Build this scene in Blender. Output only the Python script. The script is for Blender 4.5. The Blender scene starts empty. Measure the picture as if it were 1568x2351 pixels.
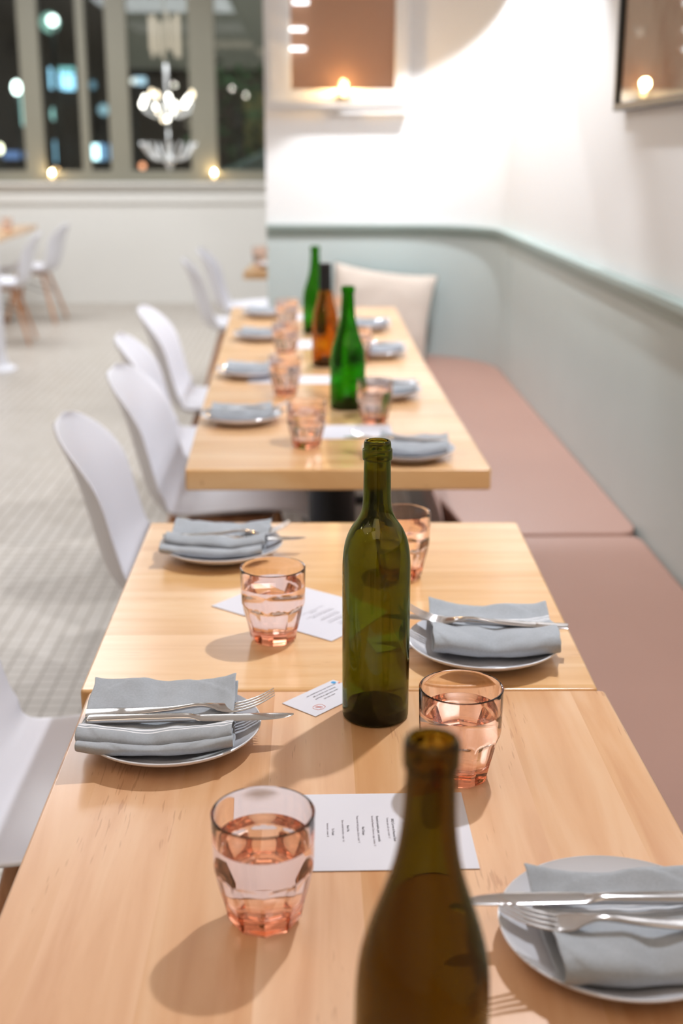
import bpy, bmesh, math, random
from mathutils import Vector, Matrix, noise
random.seed(7)
S = bpy.context.scene
COL = S.collection
PI = math.pi

# ------------------------------------------------------------------ camera, world, exposure, lights
CAM_H = 1.3675; FPX = 2830.0; PITCH = math.radians(16.25); YAW = math.radians(1.26)
cam_d = bpy.data.cameras.new('camera'); cam = bpy.data.objects.new('camera', cam_d); COL.objects.link(cam)
cam.location = (0, 0, CAM_H); cam.rotation_euler = (PI/2-PITCH, 0, -YAW)
cam_d.sensor_fit = 'HORIZONTAL'; cam_d.sensor_width = 24.0; cam_d.lens = FPX/1568*24.0
cam_d.clip_start = .02; cam_d.clip_end = 120
cam_d.dof.use_dof = True; cam_d.dof.focus_distance = 1.30; cam_d.dof.aperture_fstop = 3.7
S.camera = cam
S.view_settings.view_transform = 'Standard'; S.view_settings.look = 'None'
S.view_settings.gamma = 1.0; S.view_settings.use_curve_mapping = False
S.view_settings.exposure = 0.0
S.cycles.max_bounces = 20; S.cycles.diffuse_bounces = 4; S.cycles.glossy_bounces = 6
S.cycles.transmission_bounces = 16; S.cycles.transparent_max_bounces = 12; S.cycles.volume_bounces = 0
S.cycles.use_denoising = True; S.cycles.sample_clamp_indirect = 6.0; S.cycles.sample_clamp_direct = 0
S.cycles.blur_glossy = 0.3

world = bpy.data.worlds.new('night'); S.world = world; world.use_nodes = True
world.node_tree.nodes['Background'].inputs[0].default_value = (.012, .014, .018, 1)
world.node_tree.nodes['Background'].inputs[1].default_value = 1.0

def spot(name, loc, aim, watts, angle, blend, size, color):
    d = bpy.data.lights.new(name, 'SPOT'); d.energy = watts; d.spot_size = math.radians(angle); d.spot_blend = blend
    d.shadow_soft_size = size; d.color = color
    o = bpy.data.objects.new(name, d); COL.objects.link(o); o.location = loc
    o.rotation_euler = (Vector(aim)-Vector(loc)).to_track_quat('-Z', 'Y').to_euler(); return o
def area(name, loc, sx, sy, watts, color, rot=(0, 0, 0)):
    d = bpy.data.lights.new(name, 'AREA'); d.shape = 'RECTANGLE'; d.size = sx; d.size_y = sy; d.energy = watts; d.color = color
    o = bpy.data.objects.new(name, d); COL.objects.link(o); o.location = loc; o.rotation_euler = rot; return o
NEUT = (.90, .94, 1.0); COOL = (.95, .95, 1.0); WARM = (1, .80, .62); CLEAN = (.93, .96, 1.0)
LAMPS = [((.53, 1.96, 2.25), 88, 120, .25), ((.22, 3.90, 2.44), 70, 108, .3), ((.66, 5.02, 2.34), 104, 102, .10)]
LAMPOBJ = [spot('downlight_glow', p, (p[0]-.0, p[1], 0), w, a, b, .028, NEUT) for p, w, a, b in LAMPS]
LAMPOBJ[1].rotation_euler = (math.radians(14), 0, 0)   # this one leans towards the back wall
# unseen ceiling panels added as fill for the room (their housings are built further down)
FILL_PANELS = [((-1.9, .6, 3.23), 1.7, 1.7, 14, WARM), ((-1.9, 3.6, 3.23), 1.7, 1.7, 8, (1, .93, .90)), ((-1.9, 6.6, 3.23), 1.7, 1.7, 52, CLEAN),
          ((-2.4, 9.6, 3.23), 1.7, 1.7, 84, CLEAN), ((.1, 8.8, 3.23), 1.7, 1.7, 62, CLEAN), ((-.2, -1.2, 3.23), 1.7, 1.7, 20, WARM)]
FILL_OBJ = [area('panel_glow', (p[0], p[1], p[2]-.035), sx, sy, w, c) for p, sx, sy, w, c in FILL_PANELS]

def at(px, py, z=None, Y=None, X=None):
    """the point of the place seen at a pixel of the 1568x2351 frame, on a level z or a plane Y or X"""
    a = (px-784)/FPX; b = -(py-1175.5)/FPX
    f = math.cos(PITCH)+b*math.sin(PITCH); u = -math.sin(PITCH)+b*math.cos(PITCH)
    x = a*math.cos(YAW)+f*math.sin(YAW); y = f*math.cos(YAW)-a*math.sin(YAW)
    t = Y/y if Y is not None else X/x if X is not None else (z-CAM_H)/u
    return Vector((x*t, y*t, CAM_H+u*t))

# ------------------------------------------------------------------ mesh helpers
def srgb(r, g, b):
    f = lambda c: (c/255/12.92 if c <= 10 else ((c/255+.055)/1.055)**2.4)
    return (f(r), f(g), f(b), 1)
def link(name, me, mat, parent=None, loc=(0, 0, 0), smooth=False, angle=None):
    o = bpy.data.objects.new(name, me); COL.objects.link(o)
    if mat is not None: me.materials.append(mat)
    if smooth:
        for p in me.polygons: p.use_smooth = True
        if angle: me.set_sharp_from_angle(angle=math.radians(angle))
    if parent is not None: o.parent = parent
    o.location = loc
    return o
class MB:
    def __init__(s): s.v = []; s.f = []
    def add(s, vs, fs):
        n = len(s.v); s.v += [tuple(v) for v in vs]; s.f += [tuple(i+n for i in f) for f in fs]; return s
    def box(s, x0, x1, y0, y1, z0, z1):
        return s.add([(x0, y0, z0), (x1, y0, z0), (x1, y1, z0), (x0, y1, z0), (x0, y0, z1), (x1, y0, z1), (x1, y1, z1), (x0, y1, z1)],
                     [(0, 3, 2, 1), (4, 5, 6, 7), (0, 1, 5, 4), (1, 2, 6, 5), (2, 3, 7, 6), (3, 0, 4, 7)])
    def prism(s, pts, z0, z1):
        n = len(pts)
        return s.add([(p[0], p[1], z0) for p in pts]+[(p[0], p[1], z1) for p in pts],
                     [tuple(range(n))[::-1], tuple(range(n, 2*n))]+[(i, (i+1) % n, n+(i+1) % n, n+i) for i in range(n)])
    def lathe(s, prof, seg=48, c=(0, 0, 0)):
        """prof: (r, z) list; r = 0 ends become poles"""
        rows = []; vs = []; fs = []
        for r, z in prof:
            if r < 1e-6: rows.append([len(vs)]); vs.append((c[0], c[1], c[2]+z))
            else:
                rows.append(list(range(len(vs), len(vs)+seg)))
                vs += [(c[0]+r*math.cos(2*PI*k/seg), c[1]+r*math.sin(2*PI*k/seg), c[2]+z) for k in range(seg)]
        for a, b in zip(rows, rows[1:]):
            for k in range(seg):
                k2 = (k+1) % seg
                if len(a) == 1 and len(b) == 1: continue
                if len(a) == 1: fs.append((a[0], b[k2], b[k]))
                elif len(b) == 1: fs.append((a[k], a[k2], b[0]))
                else: fs.append((a[k], a[k2], b[k2], b[k]))
        return s.add(vs, fs)
    def tube(s, pts, rad, seg=10, caps=True):
        pts = [Vector(p) for p in pts]; rr = rad if isinstance(rad, (list, tuple)) else [rad]*len(pts)
        vs = []; fs = []; prev = None
        for i, p in enumerate(pts):
            t = (pts[min(i+1, len(pts)-1)]-pts[max(i-1, 0)]).normalized()
            up = Vector((0, 0, 1)) if abs(t.z) < .95 else Vector((1, 0, 0))
            if prev is not None: up = prev
            a = t.cross(up).normalized(); b = a.cross(t).normalized(); prev = b
            vs += [p+a*rr[i]*math.cos(2*PI*k/seg)+b*rr[i]*math.sin(2*PI*k/seg) for k in range(seg)]
        for i in range(len(pts)-1):
            for k in range(seg):
                k2 = (k+1) % seg; fs.append((i*seg+k, i*seg+k2, (i+1)*seg+k2, (i+1)*seg+k))
        if caps: fs += [tuple(range(seg))[::-1], tuple(range((len(pts)-1)*seg, len(pts)*seg))]
        return s.add(vs, fs)
    def mesh(s, name):
        me = bpy.data.meshes.new(name); me.from_pydata(s.v, [], s.f); me.update()
        bm = bmesh.new(); bm.from_mesh(me); bmesh.ops.recalc_face_normals(bm, faces=bm.faces); bm.to_mesh(me); bm.free()
        return me
    def build(s, name, mat, parent=None, loc=(0, 0, 0), smooth=False, angle=None, bevel=0, bseg=3):
        me = s.mesh(name); o = link(name, me, mat, parent, loc, smooth, angle)
        if bevel:
            m = o.modifiers.new('bevel', 'BEVEL'); m.width = bevel; m.segments = bseg; m.limit_method = 'ANGLE'; m.angle_limit = math.radians(40)
            for p in me.polygons: p.use_smooth = True
            w = o.modifiers.new('normals', 'WEIGHTED_NORMAL'); w.keep_sharp = True
        return o
def empty(name, loc=(0, 0, 0), rz=0):
    o = bpy.data.objects.new(name, None); COL.objects.link(o); o.location = loc; o.rotation_euler = (0, 0, rz)
    o.empty_display_size = .05; return o
def tag(o, label=None, cat=None, group=None, kind=None):
    if label: o['label'] = label
    if cat: o['category'] = cat
    if group: o['group'] = group
    if kind: o['kind'] = kind
    return o
def struct(o): o['kind'] = 'structure'; return o
def copy_tree(o, parent=None):
    c = o.copy(); COL.objects.link(c); c.parent = parent
    for ch in [q for q in SRC if q.parent is o]: copy_tree(ch, c)
    return c
SRC = []
def dup(proto, loc, rz, label, group=None, cat=None):
    """copy a thing with all its parts and sub-parts"""
    global SRC
    SRC = list(COL.objects)
    c = copy_tree(proto); c.location = loc; c.rotation_euler = (0, 0, rz); c['label'] = label
    if group: c['group'] = group
    return c
def smoothstep(a, b, x):
    t = max(0, min(1, (x-a)/(b-a))); return t*t*(3-2*t)
def interp(pts, n):
    """Catmull-Rom through pts, n samples per segment"""
    out = []; P = [pts[0]]+list(pts)+[pts[-1]]
    for i in range(1, len(P)-2):
        for k in range(n):
            t = k/n; r = []
            for d in range(len(pts[0])):
                p0, p1, p2, p3 = P[i-1][d], P[i][d], P[i+1][d], P[i+2][d]
                r.append(.5*(2*p1+(p2-p0)*t+(2*p0-5*p1+4*p2-p3)*t*t+(3*p1-p0-3*p2+p3)*t**3))
            out.append(tuple(r))
    out.append(tuple(pts[-1])); return out

# ------------------------------------------------------------------ materials
def newmat(name):
    m = bpy.data.materials.new(name); m.use_nodes = True; nt = m.node_tree
    return m, nt, nt.nodes['Principled BSDF']
def N(nt, t, **kw):
    n = nt.nodes.new(t)
    for k, v in kw.items(): setattr(n, k, v)
    return n
def plain(name, col, rough=.5, spec=.5, metal=0, bump=0, bscale=200, coat=0, var=0, vscale=6, sheen=0):
    m, nt, b = newmat(name); b.inputs['Base Color'].default_value = col; b.inputs['Roughness'].default_value = rough
    b.inputs['Specular IOR Level'].default_value = spec; b.inputs['Metallic'].default_value = metal
    b.inputs['Coat Weight'].default_value = coat; b.inputs['Sheen Weight'].default_value = sheen
    tc = N(nt, 'ShaderNodeTexCoord')
    if bump:
        nz = N(nt, 'ShaderNodeTexNoise'); nz.inputs['Scale'].default_value = bscale; nz.inputs['Detail'].default_value = 4
        bp = N(nt, 'ShaderNodeBump'); bp.inputs['Strength'].default_value = bump; bp.inputs['Distance'].default_value = .002
        nt.links.new(tc.outputs['Object'], nz.inputs['Vector']); nt.links.new(nz.outputs['Fac'], bp.inputs['Height']); nt.links.new(bp.outputs[0], b.inputs['Normal'])
    if var:
        nz = N(nt, 'ShaderNodeTexNoise'); nz.inputs['Scale'].default_value = vscale; nz.inputs['Detail'].default_value = 3
        mx = N(nt, 'ShaderNodeMix', data_type='RGBA'); mx.inputs[6].default_value = col
        mx.inputs[7].default_value = tuple(c*(1-var) for c in col[:3])+(1,)
        nt.links.new(tc.outputs['Object'], nz.inputs['Vector']); nt.links.new(nz.outputs['Fac'], mx.inputs[0]); nt.links.new(mx.outputs[2], b.inputs['Base Color'])
    return m
def emis(name, col, power):
    m, nt, b = newmat(name); b.inputs['Base Color'].default_value = (0.02, .02, .02, 1)
    b.inputs['Emission Color'].default_value = col; b.inputs['Emission Strength'].default_value = power; return m

def wood(name, along, base, dark, light, boards=.075, seed=0.):
    """maple butcher-block top: glued boards, faint grain, short dark pore flecks. along = 'X' or 'Y'"""
    m, nt, b = newmat(name); L = nt.links.new
    tc = N(nt, 'ShaderNodeTexCoord'); sp = N(nt, 'ShaderNodeSeparateXYZ'); L(tc.outputs['Object'], sp.inputs[0])
    u, v = ('X', 'Y') if along == 'X' else ('Y', 'X')          # u runs with the grain, v across
    cb = N(nt, 'ShaderNodeCombineXYZ'); L(sp.outputs[u], cb.inputs[0]); L(sp.outputs[v], cb.inputs[1]); L(sp.outputs['Z'], cb.inputs[2])
    # board index
    wob = N(nt, 'ShaderNodeMath', operation='DIVIDE'); L(sp.outputs[v], wob.inputs[0]); wob.inputs[1].default_value = boards
    fl = N(nt, 'ShaderNodeMath', operation='FLOOR'); L(wob.outputs[0], fl.inputs[0])
    wn = N(nt, 'ShaderNodeTexWhiteNoise', noise_dimensions='1D'); ad = N(nt, 'ShaderNodeMath', operation='ADD'); L(fl.outputs[0], ad.inputs[0]); ad.inputs[1].default_value = seed+.37
    L(ad.outputs[0], wn.inputs['W'])
    # grain: stretched noise, offset per board
    sc = N(nt, 'ShaderNodeVectorMath', operation='MULTIPLY'); L(cb.outputs[0], sc.inputs[0]); sc.inputs[1].default_value = (2.2, 26, 8)
    of = N(nt, 'ShaderNodeVectorMath', operation='ADD'); L(sc.outputs[0], of.inputs[0]); cv = N(nt, 'ShaderNodeCombineXYZ')
    ml = N(nt, 'ShaderNodeMath', operation='MULTIPLY'); L(wn.outputs['Value'], ml.inputs[0]); ml.inputs[1].default_value = 37; L(ml.outputs[0], cv.inputs[0]); L(cv.outputs[0], of.inputs[1])
    g = N(nt, 'ShaderNodeTexNoise'); g.inputs['Scale'].default_value = 1; g.inputs['Detail'].default_value = 6; g.inputs['Distortion'].default_value = .6; L(of.outputs[0], g.inputs['Vector'])
    cr = N(nt, 'ShaderNodeValToRGB'); L(g.outputs['Fac'], cr.inputs[0])
    cr.color_ramp.elements[0].position = .3; cr.color_ramp.elements[0].color = dark
    cr.color_ramp.elements[1].position = .72; cr.color_ramp.elements[1].color = light
    e = cr.color_ramp.elements.new(.5); e.color = base
    hs = N(nt, 'ShaderNodeHueSaturation'); L(cr.outputs[0], hs.inputs['Color'])
    mr = N(nt, 'ShaderNodeMapRange'); L(wn.outputs['Value'], mr.inputs[0]); mr.inputs[3].default_value = .90; mr.inputs[4].default_value = 1.08; L(mr.outputs[0], hs.inputs['Value'])
    mr2 = N(nt, 'ShaderNodeMapRange'); L(wn.outputs['Value'], mr2.inputs[0]); mr2.inputs[3].default_value = 1.08; mr2.inputs[4].default_value = .9; L(mr2.outputs[0], hs.inputs['Saturation'])
    # short dark flecks with the grain
    s2 = N(nt, 'ShaderNodeVectorMath', operation='MULTIPLY'); L(cb.outputs[0], s2.inputs[0]); s2.inputs[1].default_value = (28, 330, 40)
    f = N(nt, 'ShaderNodeTexNoise'); f.inputs['Scale'].default_value = 1; f.inputs['Detail'].default_value = 1; L(s2.outputs[0], f.inputs['Vector'])
    s3 = N(nt, 'ShaderNodeVectorMath', operation='MULTIPLY'); L(cb.outputs[0], s3.inputs[0]); s3.inputs[1].default_value = (4, 14, 4)
    f3 = N(nt, 'ShaderNodeTexNoise'); f3.inputs['Scale'].default_value = 1; L(s3.outputs[0], f3.inputs['Vector'])
    fa = N(nt, 'ShaderNodeMath', operation='MULTIPLY'); L(f.outputs['Fac'], fa.inputs[0]); L(f3.outputs['Fac'], fa.inputs[1])
    fr = N(nt, 'ShaderNodeValToRGB'); L(fa.outputs[0], fr.inputs[0]); fr.color_ramp.elements[0].position = .385; fr.color_ramp.elements[0].color = (0, 0, 0, 1)
    fr.color_ramp.elements[1].position = .43; fr.color_ramp.elements[1].color = (1, 1, 1, 1)
    mx = N(nt, 'ShaderNodeMix', data_type='RGBA'); fm = N(nt, 'ShaderNodeMath', operation='MULTIPLY'); L(fr.outputs[0], fm.inputs[0]); fm.inputs[1].default_value = .30
    L(fm.outputs[0], mx.inputs[0]); L(hs.outputs[0], mx.inputs[6]); mx.inputs[7].default_value = srgb(150, 84, 48)
    L(mx.outputs[2], b.inputs['Base Color'])
    b.inputs['Roughness'].default_value = .32; b.inputs['Coat Weight'].default_value = .6; b.inputs['Coat Roughness'].default_value = .18
    bp = N(nt, 'ShaderNodeBump'); bp.inputs['Strength'].default_value = .06; bp.inputs['Distance'].default_value = .001
    L(g.outputs['Fac'], bp.inputs['Height']); L(bp.outputs[0], b.inputs['Normal'])
    return m
M = {}
M['woodA'] = wood('maple_lengthwise', 'Y', srgb(222, 172, 128), srgb(208, 152, 106), srgb(232, 190, 150), .088, 3.)
M['woodB'] = wood('maple_crosswise', 'X', srgb(226, 178, 124), srgb(212, 158, 102), srgb(236, 196, 148), .085, 11.)
M['woodC'] = wood('maple_row_two', 'X', srgb(230, 180, 124), srgb(212, 156, 100), srgb(240, 200, 150), .09, 23.)
M['legwood'] = wood('beech_legs', 'Y', srgb(190, 130, 84), srgb(165, 105, 65), srgb(205, 150, 105), .3, 5.)
M['wall'] = plain('white_wall_paint', srgb(230, 229, 228), .55, .3, bump=.08, bscale=90)
M['cream'] = plain('cream_wall_paint', srgb(229, 227, 222), .55, .3, bump=.08, bscale=90)
M['ceil'] = plain('ceiling_paint', srgb(238, 236, 234), .8, .2, bump=.05)
M['sage'] = plain('sage_green_panel_paint', srgb(194, 205, 203), .45, .4, bump=.05, bscale=60, var=.05)
M['rail'] = plain('sage_green_rail_paint', srgb(152, 167, 162), .35, .45, bump=.03, bscale=60)
M['frame'] = plain('window_frame_paint', srgb(142, 139, 124), .4, .4, bump=.03, bscale=60, var=.06)
M['plaster'] = plain('white_shell_plastic', srgb(232, 232, 240), .38, .5, bump=.02, bscale=300)
M['porcelain'] = plain('glazed_white_porcelain', srgb(216, 216, 222), .12, .5, coat=.4)
M['steel'] = plain('polished_stainless_steel', (.62, .60, .60, 1), .13, .5, metal=1, bump=.03, bscale=60)
M['black'] = plain('black_powder_coat', srgb(22, 22, 24), .45, .4, bump=.04, bscale=300)
M['dark'] = plain('black_picture_frame', srgb(40, 42, 46), .35, .5, bump=.03)
M['paper'] = plain('white_card_stock', srgb(218, 216, 224), .6, .25, bump=.03, bscale=500)
M['ink'] = plain('dark_grey_ink', srgb(92, 88, 92), .7, .2, bump=.01)
M['inksoft'] = plain('light_grey_ink', srgb(140, 132, 138), .7, .2, bump=.01)
M['coral'] = plain('coral_ink', srgb(222, 132, 116), .7, .2, bump=.01)
M['blue'] = plain('blue_ink', srgb(74, 156, 208), .7, .2, bump=.01)
M['asphalt'] = plain('dark_asphalt', srgb(46, 44, 44), .7, .3, bump=.2, bscale=40, var=.3)
M['benchbase'] = plain('bench_plinth_paint', srgb(150, 142, 138), .5, .3, bump=.04)

def leather():
    m, nt, b = newmat('tan_pink_leather'); L = nt.links.new; tc = N(nt, 'ShaderNodeTexCoord')
    nz = N(nt, 'ShaderNodeTexNoise'); nz.inputs['Scale'].default_value = 3; nz.inputs['Detail'].default_value = 5; L(tc.outputs['Object'], nz.inputs['Vector'])
    mx = N(nt, 'ShaderNodeMix', data_type='RGBA'); mx.inputs[6].default_value = srgb(172, 133, 118); mx.inputs[7].default_value = srgb(162, 124, 110); L(nz.outputs['Fac'], mx.inputs[0]); L(mx.outputs[2], b.inputs['Base Color'])
    vo = N(nt, 'ShaderNodeTexVoronoi'); vo.inputs['Scale'].default_value = 420; L(tc.outputs['Object'], vo.inputs['Vector'])
    bp = N(nt, 'ShaderNodeBump'); bp.inputs['Strength'].default_value = .15; bp.inputs['Distance'].default_value = .001; L(vo.outputs['Distance'], bp.inputs['Height']); L(bp.outputs[0], b.inputs['Normal'])
    b.inputs['Roughness'].default_value = .42; return m
M['leather'] = leather()

def tiles():
    m, nt, b = newmat('beige_mosaic_floor'); L = nt.links.new; tc = N(nt, 'ShaderNodeTexCoord')
    br = N(nt, 'ShaderNodeTexBrick'); br.offset = 0; br.squash = 1
    br.inputs['Scale'].default_value = 1; br.inputs['Brick Width'].default_value = .05; br.inputs['Row Height'].default_value = .05
    br.inputs['Mortar Size'].default_value = .0038; br.inputs['Mortar Smooth'].default_value = .25; br.inputs['Bias'].default_value = -.2
    br.inputs['Color1'].default_value = srgb(202, 195, 187); br.inputs['Color2'].default_value = srgb(188, 180, 170); br.inputs['Mortar'].default_value = srgb(142, 128, 112)
    L(tc.outputs['Object'], br.inputs['Vector'])
    nz = N(nt, 'ShaderNodeTexNoise'); nz.inputs['Scale'].default_value = 1.6; nz.inputs['Detail'].default_value = 4; L(tc.outputs['Object'], nz.inputs['Vector'])
    mr = N(nt, 'ShaderNodeMapRange'); L(nz.outputs['Fac'], mr.inputs[0]); mr.inputs[3].default_value = .93; mr.inputs[4].default_value = 1.07
    hs = N(nt, 'ShaderNodeHueSaturation'); L(br.outputs['Color'], hs.inputs['Color']); L(mr.outputs[0], hs.inputs['Value']); L(hs.outputs[0], b.inputs['Base Color'])
    bp = N(nt, 'ShaderNodeBump'); bp.inputs['Strength'].default_value = .3; bp.inputs['Distance'].default_value = .001; bp.invert = True; L(br.outputs['Fac'], bp.inputs['Height']); L(bp.outputs[0], b.inputs['Normal'])
    b.inputs['Roughness'].default_value = .38; return m
M['tiles'] = tiles()

def linen(name, col, stripes=False, stripe_col=srgb(240, 240, 244)):
    """woven cloth; UV y holds the distance along the folded cloth in metres, for the hem stripes"""
    m, nt, b = newmat(name); L = nt.links.new; tc = N(nt, 'ShaderNodeTexCoord')
    sp = N(nt, 'ShaderNodeSeparateXYZ'); L(tc.outputs['UV'], sp.inputs[0])
    w = []
    for ax in ('X', 'Y'):
        a = N(nt, 'ShaderNodeMath', operation='MULTIPLY'); L(sp.outputs[ax], a.inputs[0]); a.inputs[1].default_value = 2*PI/.0011
        s_ = N(nt, 'ShaderNodeMath', operation='SINE'); L(a.outputs[0], s_.inputs[0]); w.append(s_)
    mu = N(nt, 'ShaderNodeMath', operation='MULTIPLY'); L(w[0].outputs[0], mu.inputs[0]); L(w[1].outputs[0], mu.inputs[1])
    nz = N(nt, 'ShaderNodeTexNoise'); nz.inputs['Scale'].default_value = 420; nz.inputs['Detail'].default_value = 3; L(tc.outputs['Object'], nz.inputs['Vector'])
    nz2 = N(nt, 'ShaderNodeTexNoise'); nz2.inputs['Scale'].default_value = 22; nz2.inputs['Detail'].default_value = 3; L(tc.outputs['Object'], nz2.inputs['Vector'])
    mx = N(nt, 'ShaderNodeMix', data_type='RGBA'); mx.inputs[6].default_value = tuple(c*.78 for c in col[:3])+(1,); mx.inputs[7].default_value = tuple(min(1, c*1.16) for c in col[:3])+(1,)
    ad = N(nt, 'ShaderNodeMath', operation='MULTIPLY_ADD'); L(nz.outputs['Fac'], ad.inputs[0]); ad.inputs[1].default_value = .8; L(nz2.outputs['Fac'], ad.inputs[2])
    ad2 = N(nt, 'ShaderNodeMath', operation='SUBTRACT'); L(ad.outputs[0], ad2.inputs[0]); ad2.inputs[1].default_value = .4
    L(ad2.outputs[0], mx.inputs[0]); out = mx.outputs[2]
    if stripes:
        for (c0, wd) in ((.052, .0022), (.058, .0012), (.0625, .0022), (.068, .0012)):
            d = N(nt, 'ShaderNodeMath', operation='SUBTRACT'); L(sp.outputs['Y'], d.inputs[0]); d.inputs[1].default_value = c0
            ab = N(nt, 'ShaderNodeMath', operation='ABSOLUTE'); L(d.outputs[0], ab.inputs[0])
            lt = N(nt, 'ShaderNodeMath', operation='LESS_THAN'); L(ab.outputs[0], lt.inputs[0]); lt.inputs[1].default_value = wd/2+.0003
            m2 = N(nt, 'ShaderNodeMix', data_type='RGBA'); L(lt.outputs[0], m2.inputs[0]); L(out, m2.inputs[6]); m2.inputs[7].default_value = stripe_col; out = m2.outputs[2]
    L(out, b.inputs['Base Color']); b.inputs['Roughness'].default_value = .9; b.inputs['Specular IOR Level'].default_value = .15; b.inputs['Sheen Weight'].default_value = .25
    bp = N(nt, 'ShaderNodeBump'); bp.inputs['Strength'].default_value = .35; bp.inputs['Distance'].default_value = .0006
    h = N(nt, 'ShaderNodeMath', operation='ADD'); L(mu.outputs[0], h.inputs[0]); L(nz.outputs['Fac'], h.inputs[1]); L(h.outputs[0], bp.inputs['Height']); L(bp.outputs[0], b.inputs['Normal'])
    return m
M['linen'] = linen('grey_linen', srgb(170, 175, 182), True)
M['pillow'] = plain('cream_slub_cotton', srgb(214, 200, 188), .9, .15, bump=.5, bscale=130, var=.2, vscale=14, sheen=.3)
M['piping'] = plain('dark_green_cotton', srgb(86, 110, 104), .9, .15, bump=.3, bscale=200)

def glass(name, tint, ior=1.5, rough=0., vol=None, dens=0):
    m = bpy.data.materials.new(name); m.use_nodes = True; nt = m.node_tree
    for n in list(nt.nodes): nt.nodes.remove(n)
    o = N(nt, 'ShaderNodeOutputMaterial'); g = N(nt, 'ShaderNodeBsdfGlass'); g.inputs['Color'].default_value = tint; g.inputs['IOR'].default_value = ior; g.inputs['Roughness'].default_value = rough
    nt.links.new(g.outputs[0], o.inputs[0])
    if vol:
        v = N(nt, 'ShaderNodeVolumeAbsorption'); v.inputs['Color'].default_value = vol; v.inputs['Density'].default_value = dens; nt.links.new(v.outputs[0], o.inputs[1])
    return m
M['peach'] = glass('peach_tinted_glass', (1, .958, .938, 1), 1.5, 0, (.97, .66, .48, 1), 48)
M['water'] = glass('drinking_water', (1, 1, 1, 1), 1.333)
M['olive'] = glass('olive_bottle_glass', (.68, .68, .5, 1), 1.5, 0, (.72, .745, 0, 1), 600)
M['amberolive'] = glass('brown_olive_bottle_glass', (.68, .68, .5, 1), 1.5, 0, (.81, .66, 0, 1), 743)
M['green'] = glass('bright_green_bottle_glass', (.6, .85, .4, 1), 1.5, 0, (.5, .84, 0, 1), 1004)
M['green2'] = glass('leaf_green_bottle_glass', (.6, .85, .4, 1), 1.5, 0, (.44, .74, 0, 1), 663)
M['amber'] = glass('amber_bottle_glass', (.9, .75, .5, 1), 1.5, 0, (.91, .79, 0, 1), 878)
M['clear'] = glass('clear_glass', (.98, .99, .98, 1), 1.45)
M['pane'] = glass('window_glass', (.96, .98, .97, 1), 1.45)
M['votive'] = glass('frosted_votive_glass', (1, .97, .9, 1), 1.45, .25)
M['flame'] = emis('candle_flame', (1, .76, .42, 1), 85)
M['lampwhite'] = emis('opal_diffuser', (1, .96, .92, 1), .1)
M['spotlens'] = emis('spot_lens', (1, .96, .9, 1), 8)

def weave():
    m, nt, b = newmat('woven_cane'); L = nt.links.new; tc = N(nt, 'ShaderNodeTexCoord'); sp = N(nt, 'ShaderNodeSeparateXYZ'); L(tc.outputs['Object'], sp.inputs[0])
    w = []
    for ax in ('X', 'Z'):
        a = N(nt, 'ShaderNodeMath', operation='MULTIPLY'); L(sp.outputs[ax], a.inputs[0]); a.inputs[1].default_value = 2*PI/(.012 if ax == 'X' else .0075)
        s_ = N(nt, 'ShaderNodeMath', operation='SINE'); L(a.outputs[0], s_.inputs[0]); w.append(s_)
    mu = N(nt, 'ShaderNodeMath', operation='MULTIPLY_ADD'); L(w[0].outputs[0], mu.inputs[0]); L(w[1].outputs[0], mu.inputs[1]); mu.inputs[2].default_value = .5
    mx = N(nt, 'ShaderNodeMix', data_type='RGBA'); L(mu.outputs[0], mx.inputs[0]); mx.inputs[6].default_value = srgb(190, 132, 102); mx.inputs[7].default_value = srgb(236, 184, 156); L(mx.outputs[2], b.inputs['Base Color'])
    bp = N(nt, 'ShaderNodeBump'); bp.inputs['Strength'].default_value = .5; bp.inputs['Distance'].default_value = .002; L(mu.outputs[0], bp.inputs['Height']); L(bp.outputs[0], b.inputs['Normal'])
    b.inputs['Roughness'].default_value = .6; return m
M['weave'] = weave()

# ------------------------------------------------------------------ the room
WX = .822; BY = 5.78; RC = .45       # right wall, back wall of the dining bay, radius of the rounded corner
def wall_path(off=0., y0=-2.5, xend=-.215, n=14):
    """inner face of the right and back wall, moved into the room by off"""
    r = RC-off; cx, cy = WX-RC, BY-RC
    pts = [(WX-off, y0), (WX-off, cy)]
    pts += [(cx+r*math.cos(PI/2*k/n), cy+r*math.sin(PI/2*k/n)) for k in range(1, n)]
    pts += [(cx, BY-off), (xend, BY-off)]
    return pts
def band(path_in, path_out, z0, z1):
    mb = MB(); n = len(path_in); vs = []
    for p, q in zip(path_in, path_out): vs += [(p[0], p[1], z0), (p[0], p[1], z1), (q[0], q[1], z1), (q[0], q[1], z0)]
    fs = []
    for i in range(n-1):
        for k in range(4): fs.append((4*i+k, 4*i+(k+1) % 4, 4*(i+1)+(k+1) % 4, 4*(i+1)+k))
    fs += [(0, 1, 2, 3), tuple(4*(n-1)+k for k in (3, 2, 1, 0))]
    return mb.add(vs, fs)
CZ = 3.3
struct(MB().box(-4.6, 3.0, -2.6, 12.0, -.05, 0).build('floor', M['tiles']))
struct(MB().box(-4.6, 3.0, -2.6, 12.0, CZ, CZ+.05).build('ceiling', M['ceil']))
struct(band(wall_path(0)[:2], wall_path(-.14)[:2], 0, CZ).build('wall_right', M['wall']))
struct(band(wall_path(0)[1:], wall_path(-.14)[1:], 0, CZ).build('wall_back', M['wall'], smooth=True, angle=30))
struct(MB().box(-4.75, -4.6, -2.6, 12.0, 0, CZ).build('wall_left', M['cream']))
struct(MB().box(-4.6, .96, -2.75, -2.6, 0, CZ).build('wall_near', M['cream']))
struct(MB().box(3.0, 3.15, 5.9, 12.0, 0, CZ).build('wall_passage', M['cream']))
struct(MB().box(.962, 3.0, 5.78, 5.92, 0, CZ).build('wall_return', M['cream']))
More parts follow.
